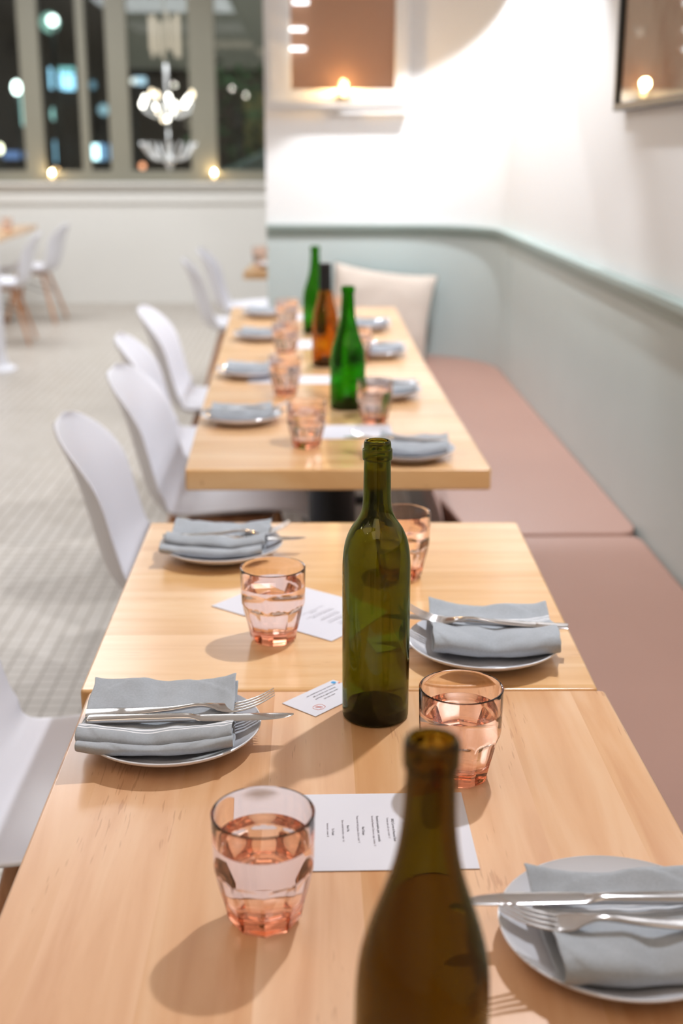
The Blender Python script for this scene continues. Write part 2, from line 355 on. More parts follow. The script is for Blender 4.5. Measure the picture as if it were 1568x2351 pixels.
# sage wainscot and its rail following the rounded corner
w = band(wall_path(.012), wall_path(-.001), 0.10, 1.005)
struct(w.build('trim_1', M['sage'], smooth=True, angle=30))
rl = MB()
for (o0, z0, z1) in ((.020, 1.000, 1.026), (.034, 1.026, 1.038), (.042, 1.038, 1.054)):
    rl2 = band(wall_path(o0), wall_path(-.001), z0, z1); rl.add(rl2.v, rl2.f)
struct(rl.build('trim_2', M['rail'], smooth=True, angle=30))
# thin upright joint strips of the wainscot
jt = MB(); jt.box(WX-.0155, WX-.008, 5.16, 5.175, .5, 1.0); jt.box(WX-.0155, WX-.008, 2.30, 2.315, .5, 1.0)
struct(jt.build('trim_3', M['sage']))
# ---- window wall at the far end
WY = 11.8
def wx(px, py=390): return at(px, py, Y=WY).x
def wz(px, py): return at(px, py, Y=WY).z
SILL = wz(300, 418)
struct(MB().box(-4.6, 3.0, WY, WY+.16, 0, SILL).build('wall_window', M['cream']))
struct(MB().box(-4.6, 3.0, WY, WY+.16, 2.75, CZ).build('wall_header', M['cream']))
struct(MB().box(-4.6, 3.0, WY-.09, WY, SILL-.03, SILL).box(-4.6, 3.0, WY-.03, WY, SILL-.19, SILL-.10).build('trim_4', M['cream'], bevel=.006))
GB = wz(300, 392)    # foot of the glass
edges = [(-60, -10), (-4, -4), (60, 105), (190, 210), (255, 303), (440, 500), (640, 690), (800, 830), (980, 1040)]
posts = [(wx(60), wx(105)), (wx(190), wx(210)), (wx(255), wx(303)), (wx(440), wx(500)), (wx(640), wx(700))]
posts = [(-4.6, -4.5), (-3.9, -3.7), (-3.16, -3.08)]+posts+[(.45, .7), (1.4, 1.65), (2.4, 3.0)]
fr = MB()
for a, b_ in posts: fr.box(a, b_, WY+.02, WY+.11, SILL, 2.75)
fr.box(-4.6, 3.0, WY+.015, WY+.10, SILL, GB)
struct(fr.build('window_1', M['frame'], bevel=.006))
struct(MB().box(-4.6, 3.0, WY+.055, WY+.061, SILL, 2.75).build('window_2', M['pane']))

# ---- white column standing at the left edge
cx0 = at(-15, 850, z=0)
cl = empty('column', (cx0.x, cx0.y, 0)); tag(cl, 'white round column with a flared foot at the left edge of the photo', 'column')
MB().lathe([(0, .04), (.085, .04), (.085, .86), (.08, .90), (0, .90)], 32).build('shaft', M['plaster'], cl, smooth=True, angle=40)
MB().lathe([(0, 0), (.15, 0), (.15, .012), (.10, .04), (.086, .10), (0, .10)], 32).build('foot', M['plaster'], cl, smooth=True, angle=40)

# ---- added ceiling fill panels, and the downlights (out of frame; they light the room)
for i, (p, sx, sy, w_, c_) in enumerate(FILL_PANELS):
    t = empty('ceiling_light', (p[0], p[1], CZ)); tag(t, 'square opal ceiling light '+['over the left floor beside the near tables', 'over the left floor beside the second row', 'over the left floor beside the back wall', 'over the far left table', 'over the far table behind the back wall', 'over the floor behind the camera'][i], 'ceiling light', 'opal ceiling lights')
    MB().box(-sx/2-.03, sx/2+.03, -sy/2-.03, sy/2+.03, -.06, 0).build('housing', M['wall'], t)  # housing of the added fill panel
    MB().box(-sx/2, sx/2, -sy/2, sy/2, -.066, -.0605).build('diffuser', M['lampwhite'], t)
for i, (p, w_, a_, b_) in enumerate(LAMPS):
    t = empty('downlight', (p[0], p[1], p[2])); tag(t, 'small white downlight hanging '+['above the near row of tables', 'above the second row of tables', 'in the rounded bench corner'][i], 'lamp', 'downlights above the bench')
    MB().lathe([(.050, .04), (.052, .16), (0, .16), (0, .15), (.046, .15), (.044, .04), (.050, .04)], 32).build('shade', M['wall'], t, smooth=True, angle=40)
    MB().tube([(0, 0, .16), (0, 0, CZ-p[2])], .008).build('stem', M['wall'], t, smooth=True)

bulbm = emis('pendant_bulb_glow', (1, .93, .82, 1), 55)
for i, (x, y, w_) in enumerate(((-1.2, .3, 'nearest the camera'), (-1.9, 1.5, 'second from the camera'), (-1.3, 2.7, 'third from the camera'), (-2.1, 3.9, 'fourth from the camera'), (-1.4, 5.2, 'fifth from the camera'), (-2.3, -.6, 'behind the camera'))):
    t = empty('pendant_bulb', (x, y, 2.35)); tag(t, 'bare pendant bulb over the left aisle, '+w_, 'lamp', 'pendant bulbs over the aisle')
    MB().lathe([(0, -.035), (.022, -.026), (.030, 0), (.022, .028), (.012, .045), (0, .045)], 20).build('bulb', bulbm, t, smooth=True)
    MB().tube([(0, 0, .045), (0, 0, .10)], .016, 14).build('socket', M['black'], t, smooth=True, angle=50)
    MB().tube([(0, 0, .10), (0, 0, CZ-2.35)], .003, 8).build('cord', M['black'], t)

# ------------------------------------------------------------------ bench with leather cushions
def rounded(pts, r, n=6):
    out = []
    for i, p in enumerate(pts):
        a = Vector(pts[i-1]); b = Vector(p); c = Vector(pts[(i+1) % len(pts)])
        rr = r[i] if isinstance(r, (list, tuple)) else r
        if rr <= 0: out.append(tuple(b)); continue
        d1 = (a-b).normalized(); d2 = (c-b).normalized()
        for k in range(n+1):
            t = k/n; q = (b+d1*rr)*(1-t)**2+b*2*t*(1-t)+(b+d2*rr)*t*t; out.append((q.x, q.y))
    return out
SZ = .46; BX0 = .325
bench = empty('banquette_base', (.57, 2, 0)); tag(bench, 'built-in wooden bench base running along the sage panelled wall', 'bench')
MB().box(BX0+.06-.57, WX-.012-.57, -4.4, 3.2, 0, .36).box(-.20-.57, .60-.57, 3.31, 3.768, 0, .36).build('plinth', M['benchbase'], bench, bevel=.004)
MB().box(BX0+.03-.57, WX-.012-.57, -4.4, 3.2, .36, .375).box(-.20-.57, .60-.57, 3.29, 3.768, .36, .375).build('seat_board', M['woodC'], bench)
def cushion(name, pts, label):
    mb = MB().prism(pts, .376, SZ); o = mb.build(name, M['leather'], bevel=.022, bseg=5); return tag(o, label, 'cushion', 'leather bench cushions')
g1 = rounded([(BX0, -2.4), (WX-.013, -2.4), (WX-.013, 2.905), (BX0, 2.905)], [0, 0, .05, .06])
c1 = cushion('bench_cushion', g1, 'long pinkish tan leather bench cushion nearest the camera, beside the first two tables')
inner = [(p[0], p[1]) for p in wall_path(.014)[1:]]
g2 = rounded([(BX0, 2.915), (WX-.014, 2.915)], [0, 0]) and [(BX0+.06, 2.912), (WX-.06, 2.912), (WX-.030, 2.925), (WX-.014, 2.97)]+inner+[(-.20, 5.27), (.16, 5.27), (.25, 5.25), (.30, 5.19), (BX0, 5.10), (BX0, 2.97), (BX0+.015, 3.23)]
c2 = cushion('bench_cushion', g2, 'tan leather bench cushion that curves around the corner under the patterned pillow')

# pillow
def pillow():
    t = empty('throw_pillow', (.268, 5.565, .468)); tag(t, 'cream patterned square throw pillow leaning in the bench corner', 'pillow')
    n = 36; W = .235
    for side in (1, -1):
        vs = []; fs = []; base = 0
        for i in range(n+1):
            for j in range(n+1):
                u = -1+2*i/n; v = -1+2*j/n
                pin = 1-.07*(1-abs(v)**2)*(abs(u)**6) ; pin2 = 1-.09*(1-abs(u)**2)*(abs(v)**6)
                th = .062*((1-u**4)*(1-v**4))**.55
                wr = .004*noise.noise(Vector((u*3, v*3, side*5)))
                vs.append((u*W*pin, side*(th+wr*(1-abs(u)**8)*(1-abs(v)**8)), v*.205*pin2+.205))
        for i in range(n):
            for j in range(n):
                a = base+i*(n+1)+j; q = (a, a+1, a+n+2, a+n+1); fs.append(q if side < 0 else q[::-1])
        MB().add(vs, fs).build('front_cover' if side < 0 else 'back_cover', M['pillow'] if side < 0 else M['piping'], t, smooth=True)
    pts = []
    for k in range(4*n+1):
        s_, r_ = divmod(k, n); s_ %= 4; q = -1+2*r_/n
        u, v = [(q, -1), (1, q), (-q, 1), (-1, -q)][s_]
        pin = 1-.07*(1-abs(v)**2)*(abs(u)**6); pin2 = 1-.09*(1-abs(u)**2)*(abs(v)**6)
        pts.append((u*W*pin, .006, v*.205*pin2+.205))
    MB().tube(pts, .0045, 8, caps=False).build('piping', M['piping'], t, smooth=True)
    t.rotation_euler = (math.radians(-13), math.radians(7), math.radians(-6))
pillow()

# ------------------------------------------------------------------ wall opening with cane panel, candle ledge, picture
FY = BY
def bx(px): return at(px, 150, Y=FY).x
def bz(py): return at(784, py, Y=FY).z
pan = empty('cane_screen', (0, FY, 0)); tag(pan, 'woven brown cane screen in a white frame on the back wall', 'screen')
MB().box(bx(668), bx(906), -.018, -.004, bz(206), 2.55).build('cane_panel', M['weave'], pan)
f_ = MB(); f_.box(bx(618), bx(668), -.035, 0, bz(235), 2.6); f_.box(bx(906), bx(937), -.035, 0, bz(235), 2.6); f_.box(bx(668), bx(906), -.035, 0, bz(235), bz(206)); f_.box(bx(618), bx(937), -.035, 0, 2.55, 2.6)
f_.build('frame', M['wall'], pan, bevel=.004)
MB().box(bx(668), bx(906), -.030, -.027, bz(206), 2.55).build('glass_pane', M['clear'], pan)
ledge = MB().box(bx(617), bx(940), -.068, -.0, bz(246), bz(240)).build('candle_ledge', M['wall'], loc=(0, FY-.036, 0), bevel=.003); tag(ledge, 'narrow white ledge below the cane screen, holding a lit candle', 'shelf')
lm = emis('white_lamp_glass', (.93, .97, 1, 1), 3.5)  # glowing bars stand in for ceiling lights reflected in the pane
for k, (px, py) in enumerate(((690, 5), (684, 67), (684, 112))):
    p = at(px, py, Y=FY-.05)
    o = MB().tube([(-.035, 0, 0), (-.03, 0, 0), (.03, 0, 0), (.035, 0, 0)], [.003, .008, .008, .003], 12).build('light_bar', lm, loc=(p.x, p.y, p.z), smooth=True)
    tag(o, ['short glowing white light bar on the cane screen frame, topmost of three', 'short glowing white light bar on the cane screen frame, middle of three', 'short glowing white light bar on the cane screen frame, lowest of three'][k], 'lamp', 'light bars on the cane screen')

def candle(loc, label, s=1.0, watts=0.):
    t = empty('votive_candle', loc); tag(t, label, 'candle', 'lit votive candles')
    MB().lathe([(0, 0), (.026*s, 0), (.030*s, .055*s), (.028*s, .055*s), (.0245*s, .006*s), (0, .006*s)], 24).build('glass_cup', M['votive'], t, smooth=True, angle=40)
    MB().lathe([(0, .0065*s), (.0235*s, .0065*s), (.0248*s, .028*s), (0, .028*s)], 24).build('wax', M['wall'], t, smooth=True, angle=40)
    MB().lathe([(0, .028*s), (.008*s, .036*s), (.011*s, .048*s), (.006*s, .066*s), (0, .082*s)], 16).build('flame', M['flame'], t, smooth=True)
    if watts:
        d = bpy.data.lights.new('candle_glow', 'POINT'); d.energy = watts; d.color = (1, .62, .25); d.shadow_soft_size = .02
        l = bpy.data.objects.new('candle_glow', d); COL.objects.link(l); l.location = (loc[0], loc[1]-.02, loc[2]+.085*s)
    return t
pc = at(790, 236, Y=FY-.069)
candle((pc.x, FY-.069, bz(240)+.0005), 'lit votive candle on the white ledge below the cane screen', 1.0, 4.0)
for (px, lab) in ((120, 'lit votive candle on the window sill toward the left edge'), (492, 'lit votive candle on the window sill nearest the back wall corner')):
    p = at(px, 415, Y=WY-.045); candle((p.x, WY-.045, SILL+.0005), lab, 1.35, .5)

# framed picture on the right wall (real glass: it mirrors the candle and the cane screen)
pf = empty('framed_picture', (WX, 2.90, 1.472)); tag(pf, 'dark framed picture behind glass on the white right wall', 'picture')
y0, y1, z0, z1, D = -.50, .50, 0, .74, .032
f_ = MB()
f_.box(-D, -.001, y0, y1, z0, z0+.018).box(-D, -.001, y0, y1, z1-.018, z1).box(-D, -.001, y0, y0+.018, z0+.018, z1-.018).box(-D, -.001, y1-.018, y1, z0+.018, z1-.018)
f_.build('frame', M['dark'], pf, bevel=.002)
def artm():
    m, nt, b = newmat('faded_print'); L = nt.links.new; tc = N(nt, 'ShaderNodeTexCoord')
    nz = N(nt, 'ShaderNodeTexNoise'); nz.inputs['Scale'].default_value = 3.1; nz.inputs['Detail'].default_value = 3; L(tc.outputs['Object'], nz.inputs['Vector'])
    cr = N(nt, 'ShaderNodeValToRGB'); L(nz.outputs['Fac'], cr.inputs[0]); cr.color_ramp.elements[0].position = .4; cr.color_ramp.elements[0].color = srgb(176, 150, 134); cr.color_ramp.elements[1].position = .6; cr.color_ramp.elements[1].color = srgb(232, 222, 208)
    L(cr.outputs[0], b.inputs['Base Color']); b.inputs['Roughness'].default_value = .8; return m
MB().box(-.012, -.002, y0+.018, y1-.018, z0+.018, z1-.018).build('print', artm(), pf)
MB().box(-.024, -.021, y0+.018, y1-.018, z0+.018, z1-.018).build('glass_pane', M['clear'], pf)

# ------------------------------------------------------------------ tables
def table(corners, mat, label, group, ped, top=.75, th=.045, grain=0, round_=.004):
    """corners of the top, anticlockwise from near left, on the floor plan"""
    cx = sum(c[0] for c in corners)/4; cy = sum(c[1] for c in corners)/4
    t = empty('dining_table', (cx, cy, 0)); tag(t, label, 'table', group)
    pts = rounded([(c[0]-cx, c[1]-cy) for c in corners], .007, 4)
    MB().prism(pts, top-th, top).build('tabletop', mat, t, bevel=round_, bseg=3)
    MB().lathe([(0, 0), (.055, 0), (.055, top-th-.012), (0, top-th-.012)], 32, (ped, 0, 0)).build('pedestal', M['black'], t, smooth=True, angle=40)
    b = MB()
    for a in (0, PI/2):
        c, s = math.cos(a), math.sin(a); L_ = .24; w_ = .035
        b.prism([(ped+x*c-y*s, x*s+y*c) for x, y in ((-L_, -w_), (L_, -w_), (L_, w_), (-L_, w_))], .001+.0, .022+.003*(a > 0))
    b.build('floor_plate', M['black'], t, bevel=.004)
    MB().box(ped-.15, ped+.15, -.15, .15, top-th-.014, top-th-.0005).build('mounting_plate', M['black'], t)
    return t
G1t = 'square tables in the near row'
table([(-.268, .655), (.349, .650), (.345, 1.3505), (-.272, 1.3595)], M['woodA'], 'maple table with lengthwise boards nearest the camera, carrying the dark bottle in front', G1t, .04, grain=1)
table([(-.2835, 1.3615), (.338, 1.3525), (.351, 2.050), (-.287, 2.062)], M['woodB'], 'maple table with crosswise boards at the far end of the near row', G1t, .04)
r2 = [((-.265, 2.432), (.359, 2.424)), ((-.287, 3.140), (.348, 3.130)), ((-.303, 3.808), (.338, 3.796)), ((-.322, 4.492), (.338, 4.482)), ((-.342, 5.178), (.338, 5.165))]
names = ['maple table at the near end of the second row, thick front edge in view', 'maple table second from the front in the second row, under the green bottle', 'maple table third from the front in the second row, under the amber bottle', 'maple table at the far end of the second row, next to the pillow']
for k in range(4):
    a, b_ = r2[k]; c, d = r2[k+1]; e = .0012
    table([(a[0], a[1]+e), (b_[0], b_[1]+e), (d[0], d[1]-e), (c[0], c[1]-e)], M['woodC'], names[k], 'square tables in the second row', .0)

# ------------------------------------------------------------------ shell chairs
def make_chair():
    t = empty('shell_chair', (0, 0, 0)); tag(t, 'white moulded shell chair', 'chair')
    prof = interp([(.235, .402), (.215, .426), (.14, .436), (.02, .428), (-.10, .418), (-.165, .432), (-.205, .480), (-.228, .555), (-.246, .630), (-.266, .700), (-.290, .760), (-.312, .800)], 4)
    nv = len(prof)-1; nu = 26; vs = []; fs = []
    for j, (px, pz) in enumerate(prof):
        v = j/nv
        a = prof[max(j-1, 0)]; b = prof[min(j+1, nv)]; tx, tz = b[0]-a[0], b[1]-a[1]; l = math.hypot(tx, tz) or 1
        nx, nz_ = -tz/l, tx/l
        if nx*1+nz_*.6 < 0: nx, nz_ = -nx, -nz_
        # half width along the shell
        w = .226-.030*smoothstep(.70, 1, v)
        endc = 1.0
        if v > .74: endc = max(0.0, 1-((v-.74)/.26)**2.5)**(1/2.5)
        if v < .10: endc = max(0.0, 1-((.10-v)/.10)**2.6*.55)**(1/2.2)
        w *= max(endc, .30)
        dish = .046*smoothstep(-.02, .12, v)+.024*smoothstep(.38, .52, v)-.050*smoothstep(.74, 1, v)
        for i in range(nu+1):
            u = -1+2*i/nu; k = abs(u)**2.4
            lip = -.004*smoothstep(.9, 1, abs(u))
            vs.append((px+nx*(dish*k+lip), u*w, pz+nz_*(dish*k+lip)))
    for j in range(nv):
        for i in range(nu):
            a = j*(nu+1)+i; fs.append((a, a+1, a+nu+2, a+nu+1))
    o = MB().add(vs, fs).build('seat_shell', M['plaster'], t, smooth=True)
    m = o.modifiers.new('thick', 'SOLIDIFY'); m.thickness = .007; m.offset = -1
    s2 = o.modifiers.new('sub', 'SUBSURF'); s2.levels = 1; s2.render_levels = 1
    MB().box(-.10, .13, -.09, .09, .392, .410).build('seat_mount', M['legwood'], t, bevel=.004)
    for sx in (1, -1):
        for sy in (1, -1):
            x0_, x1_ = (.12, .205) if sx > 0 else (-.09, -.205)
            MB().tube([(x0_, sy*.09, .402), (x0_+(x1_-x0_)*.5, sy*.15, .21), (x1_, sy*.205, 0)], [.016, .014, .010], 14).build('leg', M['legwood'], t, smooth=True, angle=50)
    for sy in (1, -1):
        MB().tube([(.145, sy*.115, .34), (-.13, sy*.135, .25)], .0035, 8).build('brace', M['black'], t, smooth=True)
    return t
ch = make_chair()
CG = 'white shell chairs along the table rows'
chairs = [((-.345, 1.68, 0), 3, 'white shell chair cut off by the left edge, pushed up to the near table'),
          ((-.258, 2.69, 0), 2, "white shell chair with its whole backrest in view, just beyond the near row"),
          ((-.245, 3.33, 0), -2, 'white shell chair whose seat shows under the front edge of the second row'),
          ((-.325, 3.97, 0), 3, 'white shell chair third from the front along the second row'),
          ((-.355, 4.72, 0), 0, 'white shell chair farthest back along the second row')]
for i, (loc, rz, lab) in enumerate(chairs):
    if i == 0: ch.location = loc; ch.rotation_euler = (0, 0, math.radians(rz)); ch['label'] = lab; ch['group'] = CG
    else: dup(ch, loc, math.radians(rz), lab, CG)
FG = 'white shell chairs by the far tables'
dup(ch, (-2.32, 9.30, 0), PI+.1, 'blurred white chair with wooden legs at the left far table, nearer one', FG)
dup(ch, (-2.34, 10.52, 0), PI-.05, 'blurred white chair with wooden legs at the left far table, farther one', FG)
dup(ch, (-.42, 6.98, 0), .12, 'blurred pale chair beside the far table behind the back wall, nearer one', FG)
dup(ch, (-.40, 7.72, 0), 0, 'blurred pale chair beside the far table behind the back wall, farther one', FG)
FT = 'tables in the far part of the room'
table([(-3.15, 9.62), (-2.40, 9.62), (-2.47, 11.35), (-3.15, 11.35)], M['woodC'], 'blurred wooden table by the window at the left edge', FT, 0)
table([(-.385, 6.80), (.30, 6.80), (.30, 7.80), (-.33, 7.80)], M['woodC'], 'blurred wooden table seen past the end of the back wall', FT, 0)

# ------------------------------------------------------------------ tableware
def make_glass():
    t = empty('water_glass', (0, 0, 0)); tag(t, 'peach tinted faceted water glass', 'glass', 'peach water glasses')
    NF = 9; seg = NF*16; H = .100
    outer = []                       # z, round radius, facet distance
    for k in range(47):
        z = H*k/46
        r = .0405+.0022*(z/H)
        r = r if z > .050 else r-.0006*smoothstep(.050, .046, z)
        # body below the band tapers, cut by flat facets
        d = .0285+.0108*smoothstep(-.004, .060, z)+.0000
        rb = d+.0022
        if z > .056: d = 1; rb = r
        elif z > .044: tt = smoothstep(.044, .056, z); rb = rb*(1-tt)+r*tt; d = d+.004*tt*tt
        if z < .006: q = 1-z/.006; d -= .003*q*q; rb -= .003*q*q
        outer.append((z, min(r, rb), d))
    rows = []; vs = []; fs = []
    def ring(z, fr_):
        rows.append(list(range(len(vs), len(vs)+seg)))
        for k in range(seg):
            th = 2*PI*k/seg; ph = (th+PI/NF) % (2*PI/NF)-PI/NF; rr = fr_(ph); vs.append((rr*math.cos(th), rr*math.sin(th), z))
    rows.append([0]); vs.append((0, 0, .0015))
    ring(.0015, lambda ph: .018); ring(.0005, lambda ph: .0225)
    for z, r, d in outer: ring(z, lambda ph, r=r, d=d: min(r, d/math.cos(ph)))
    rt = outer[-1][1]
    ring(H+.0007, lambda ph: rt-.0005); ring(H+.0010, lambda ph: rt-.0012); ring(H+.0006, lambda ph: rt-.0019)
    inn = [(H-.001, rt-.0023), (.085, .0395), (.070, .0386), (.058, .0376), (.048, .0358), (.036, .0335), (.026, .0310), (.020, .0290), (.0165, .0260), (.0145, .0205), (.0140, .012)]
    for z, r in interp(inn, 3): ring(z, lambda ph, r=r: r)
    rows.append([len(vs)]); vs.append((0, 0, .0139))
    for a, b in zip(rows, rows[1:]):
        for k in range(seg):
            k2 = (k+1) % seg
            if len(a) == 1: fs.append((a[0], b[k2], b[k]))
            elif len(b) == 1: fs.append((a[k], a[k2], b[0]))
            else: fs.append((a[k], a[k2], b[k2], b[k]))
    MB().add(vs, fs).build('glass_body', M['peach'], t, smooth=True, angle=24)
    wp = [(.0142, 0), (.0143, .012), (.0148, .0205), (.0168, .0260), (.020, .0290), (.026, .0310), (.036, .0335), (.048, .0358), (.058, .0376), (.070, .0386), (.0765, .03905)]
    pr = [(r+.00025 if r else 0, z-.0003) for z, r in interp(wp, 3)]
    pr += [(pr[-1][0]-.0012, .0762), (pr[-1][0]-.004, .0758), (0, .0757)]
    MB().lathe(pr, 96).build('water', M['water'], t, smooth=True, angle=50)
    return t
TZ = .7502
gl = make_glass()
glasses = [((-.0445, .900), 'peach water glass in the foreground with a menu behind it, nearest to the camera', 12),
           ((-.056, 1.521), 'peach water glass standing on the slanted menu at the far table of the near row', 0),
           ((.146, 1.141), 'peach water glass partly hidden by the neck of the foreground bottle', 25),
           ((.130, 1.772), 'peach water glass half hidden behind the tall olive bottle', 8),
           ((-.018, 2.63), 'peach water glass nearest the front edge of the second row', 4),
           ((.142, 2.885), 'peach water glass just right of the bright green bottle', 15),
           ((-.078, 3.25), 'blurred peach water glass left of the green bottle, beyond a white menu', 5),
           ((-.090, 3.90), 'blurred peach water glass left of the amber bottle', 7),
           ((-.100, 4.56), 'farthest peach water glass on the left, at the end of the second row', 2),
           ((.135, 3.78), 'blurred peach water glass behind the green bottle, showing at its right side', 2),
           ((.085, 4.66), 'blurred peach water glass between the bottles and the pillow', 2)]
for i, (p, lab, rz) in enumerate(glasses):
    if i == 0: gl.location = (p[0], p[1], TZ); gl.rotation_euler = (0, 0, math.radians(rz)); gl['label'] = lab
    else: dup(gl, (p[0], p[1], TZ), math.radians(rz), lab)
dup(gl, (-2.52, 10.45, TZ), 0, 'blurred peach glass on the far left table by the window')

def bottle(name, prof, mat, loc, label, wall=.0026, extra=None, tilt=(0, 0, 0), cap=None):
    """prof: outer (z, r) points from base edge to lip"""
    t = empty(name, loc); tag(t, label, 'bottle', 'wine bottles on the tables'); t.rotation_euler = tilt
    p = interp(prof, 6)
    H = p[-1][0]
    out = [(0, .0065), (prof[0][1]*.55, .0040), (prof[0][1]*.86, .0)]+[(r, z) for z, r in p]
    rl_ = p[-1][1]
    inn = [(rl_-.0006, H+.0008), (rl_-.0022, H+.0008), (rl_-.0032, H-.002)]
    ins = [(max(r-wall-(.0012 if z < .03 else 0), .0085), z) for z, r in reversed(p) if z > .012 and z < H-.006]
    punt = [(prof[0][1]-.010, .0095), (prof[0][1]*.5, .022), (0, .030)]
    b = MB().lathe(out+inn+ins+punt, 72).build('bottle_glass', mat, t, smooth=True, angle=60)
    if cap: MB().lathe([(cap[2]+.0006, cap[0]), (cap[2]+.0006, cap[1]), (cap[2]-.006, cap[1]+.0014), (0, cap[1]+.0014)], 40).build('foil_capsule', M['black'], t, smooth=True, angle=50)
    return t
# straight-shouldered olive bottle in the middle of the picture
bordeaux = [(.0, .0335), (.003, .0368), (.008, .0376), (.06, .0378), (.12, .0378), (.170, .0378), (.190, .0372), (.208, .0345), (.222, .0290), (.233, .0218), (.242, .0173), (.252, .0156), (.265, .0151), (.285, .0148), (.297, .0146), (.3005, .0146), (.3008, .0159), (.3045, .0162), (.3115, .0161), (.3125, .0150), (.3180, .0147), (.3205, .0140)]
bottle('wine_bottle', bordeaux, M['olive'], (.067, 1.289, TZ), 'tall straight-sided dark olive wine bottle in sharp focus at the centre')
burg = [(.0, .037), (.003, .0402), (.008, .0412), (.05, .0414), (.105, .0416), (.130, .0410), (.150, .0388), (.170, .0338), (.188, .0278), (.205, .0224), (.220, .0190), (.240, .0164), (.262, .0153), (.277, .0150), (.2775, .0166), (.290, .0168), (.2935, .0155)]
pb = at(993, 1694, z=.75+.2945)
bottle('wine_bottle', burg, M['amberolive'], (pb.x-.0046, pb.y, TZ), 'dark brownish sloping-shouldered bottle in the foreground, out of focus', tilt=(0, math.radians(.9), 0))
champ = [(.0, .040), (.003, .0433), (.008, .0444), (.05, .0447), (.10, .0445), (.130, .0432), (.155, .0390), (.178, .0312), (.200, .0248), (.222, .0200), (.245, .0174), (.270, .0158), (.288, .0150), (.2885, .0170), (.300, .0170), (.303, .0155)]
bottle('wine_bottle', champ, M['green'], (.083, 3.055, TZ), 'bright green bottle standing on the seam of the second row tables')
slope = [(.0, .037), (.003, .0392), (.008, .0402), (.06, .0402), (.11, .0402), (.140, .0385), (.165, .0340), (.190, .0268), (.212, .0215), (.232, .0180), (.255, .0160), (.275, .0150), (.2755, .0165), (.290, .0165), (.297, .0155)]
bottle('wine_bottle', slope, M['amber'], (.033, 3.70, TZ), 'amber brown bottle with a dark neck behind the bright green one', cap=(.225, .3035, .0176))
bottle('wine_bottle', champ, M['green2'], (.004, 4.40, TZ), 'green bottle farthest back on the second row, beside the amber one')
# pale bottle on the far table
dup(gl, (-.31, 7.20, TZ), 0, 'blurred peach glass on the far table seen past the back wall')

def make_plate():
    t = MB().lathe([(0, .0030), (.046, .0030), (.050, .0), (.054, .0), (.060, .0042), (.080, .0105), (.0945, .0185), (.0973, .0212), (.0975, .0226), (.0962, .0232), (.0925, .0205), (.079, .0138), (.062, .0088), (.050, .0072), (0, .0070)], 96).mesh('dinner_plate')
    o = link('side_plate', t, M['porcelain'], None, (0, 0, 0), True, 50); tag(o, 'white round plate', 'plate', 'white plates on the tables')
    return o

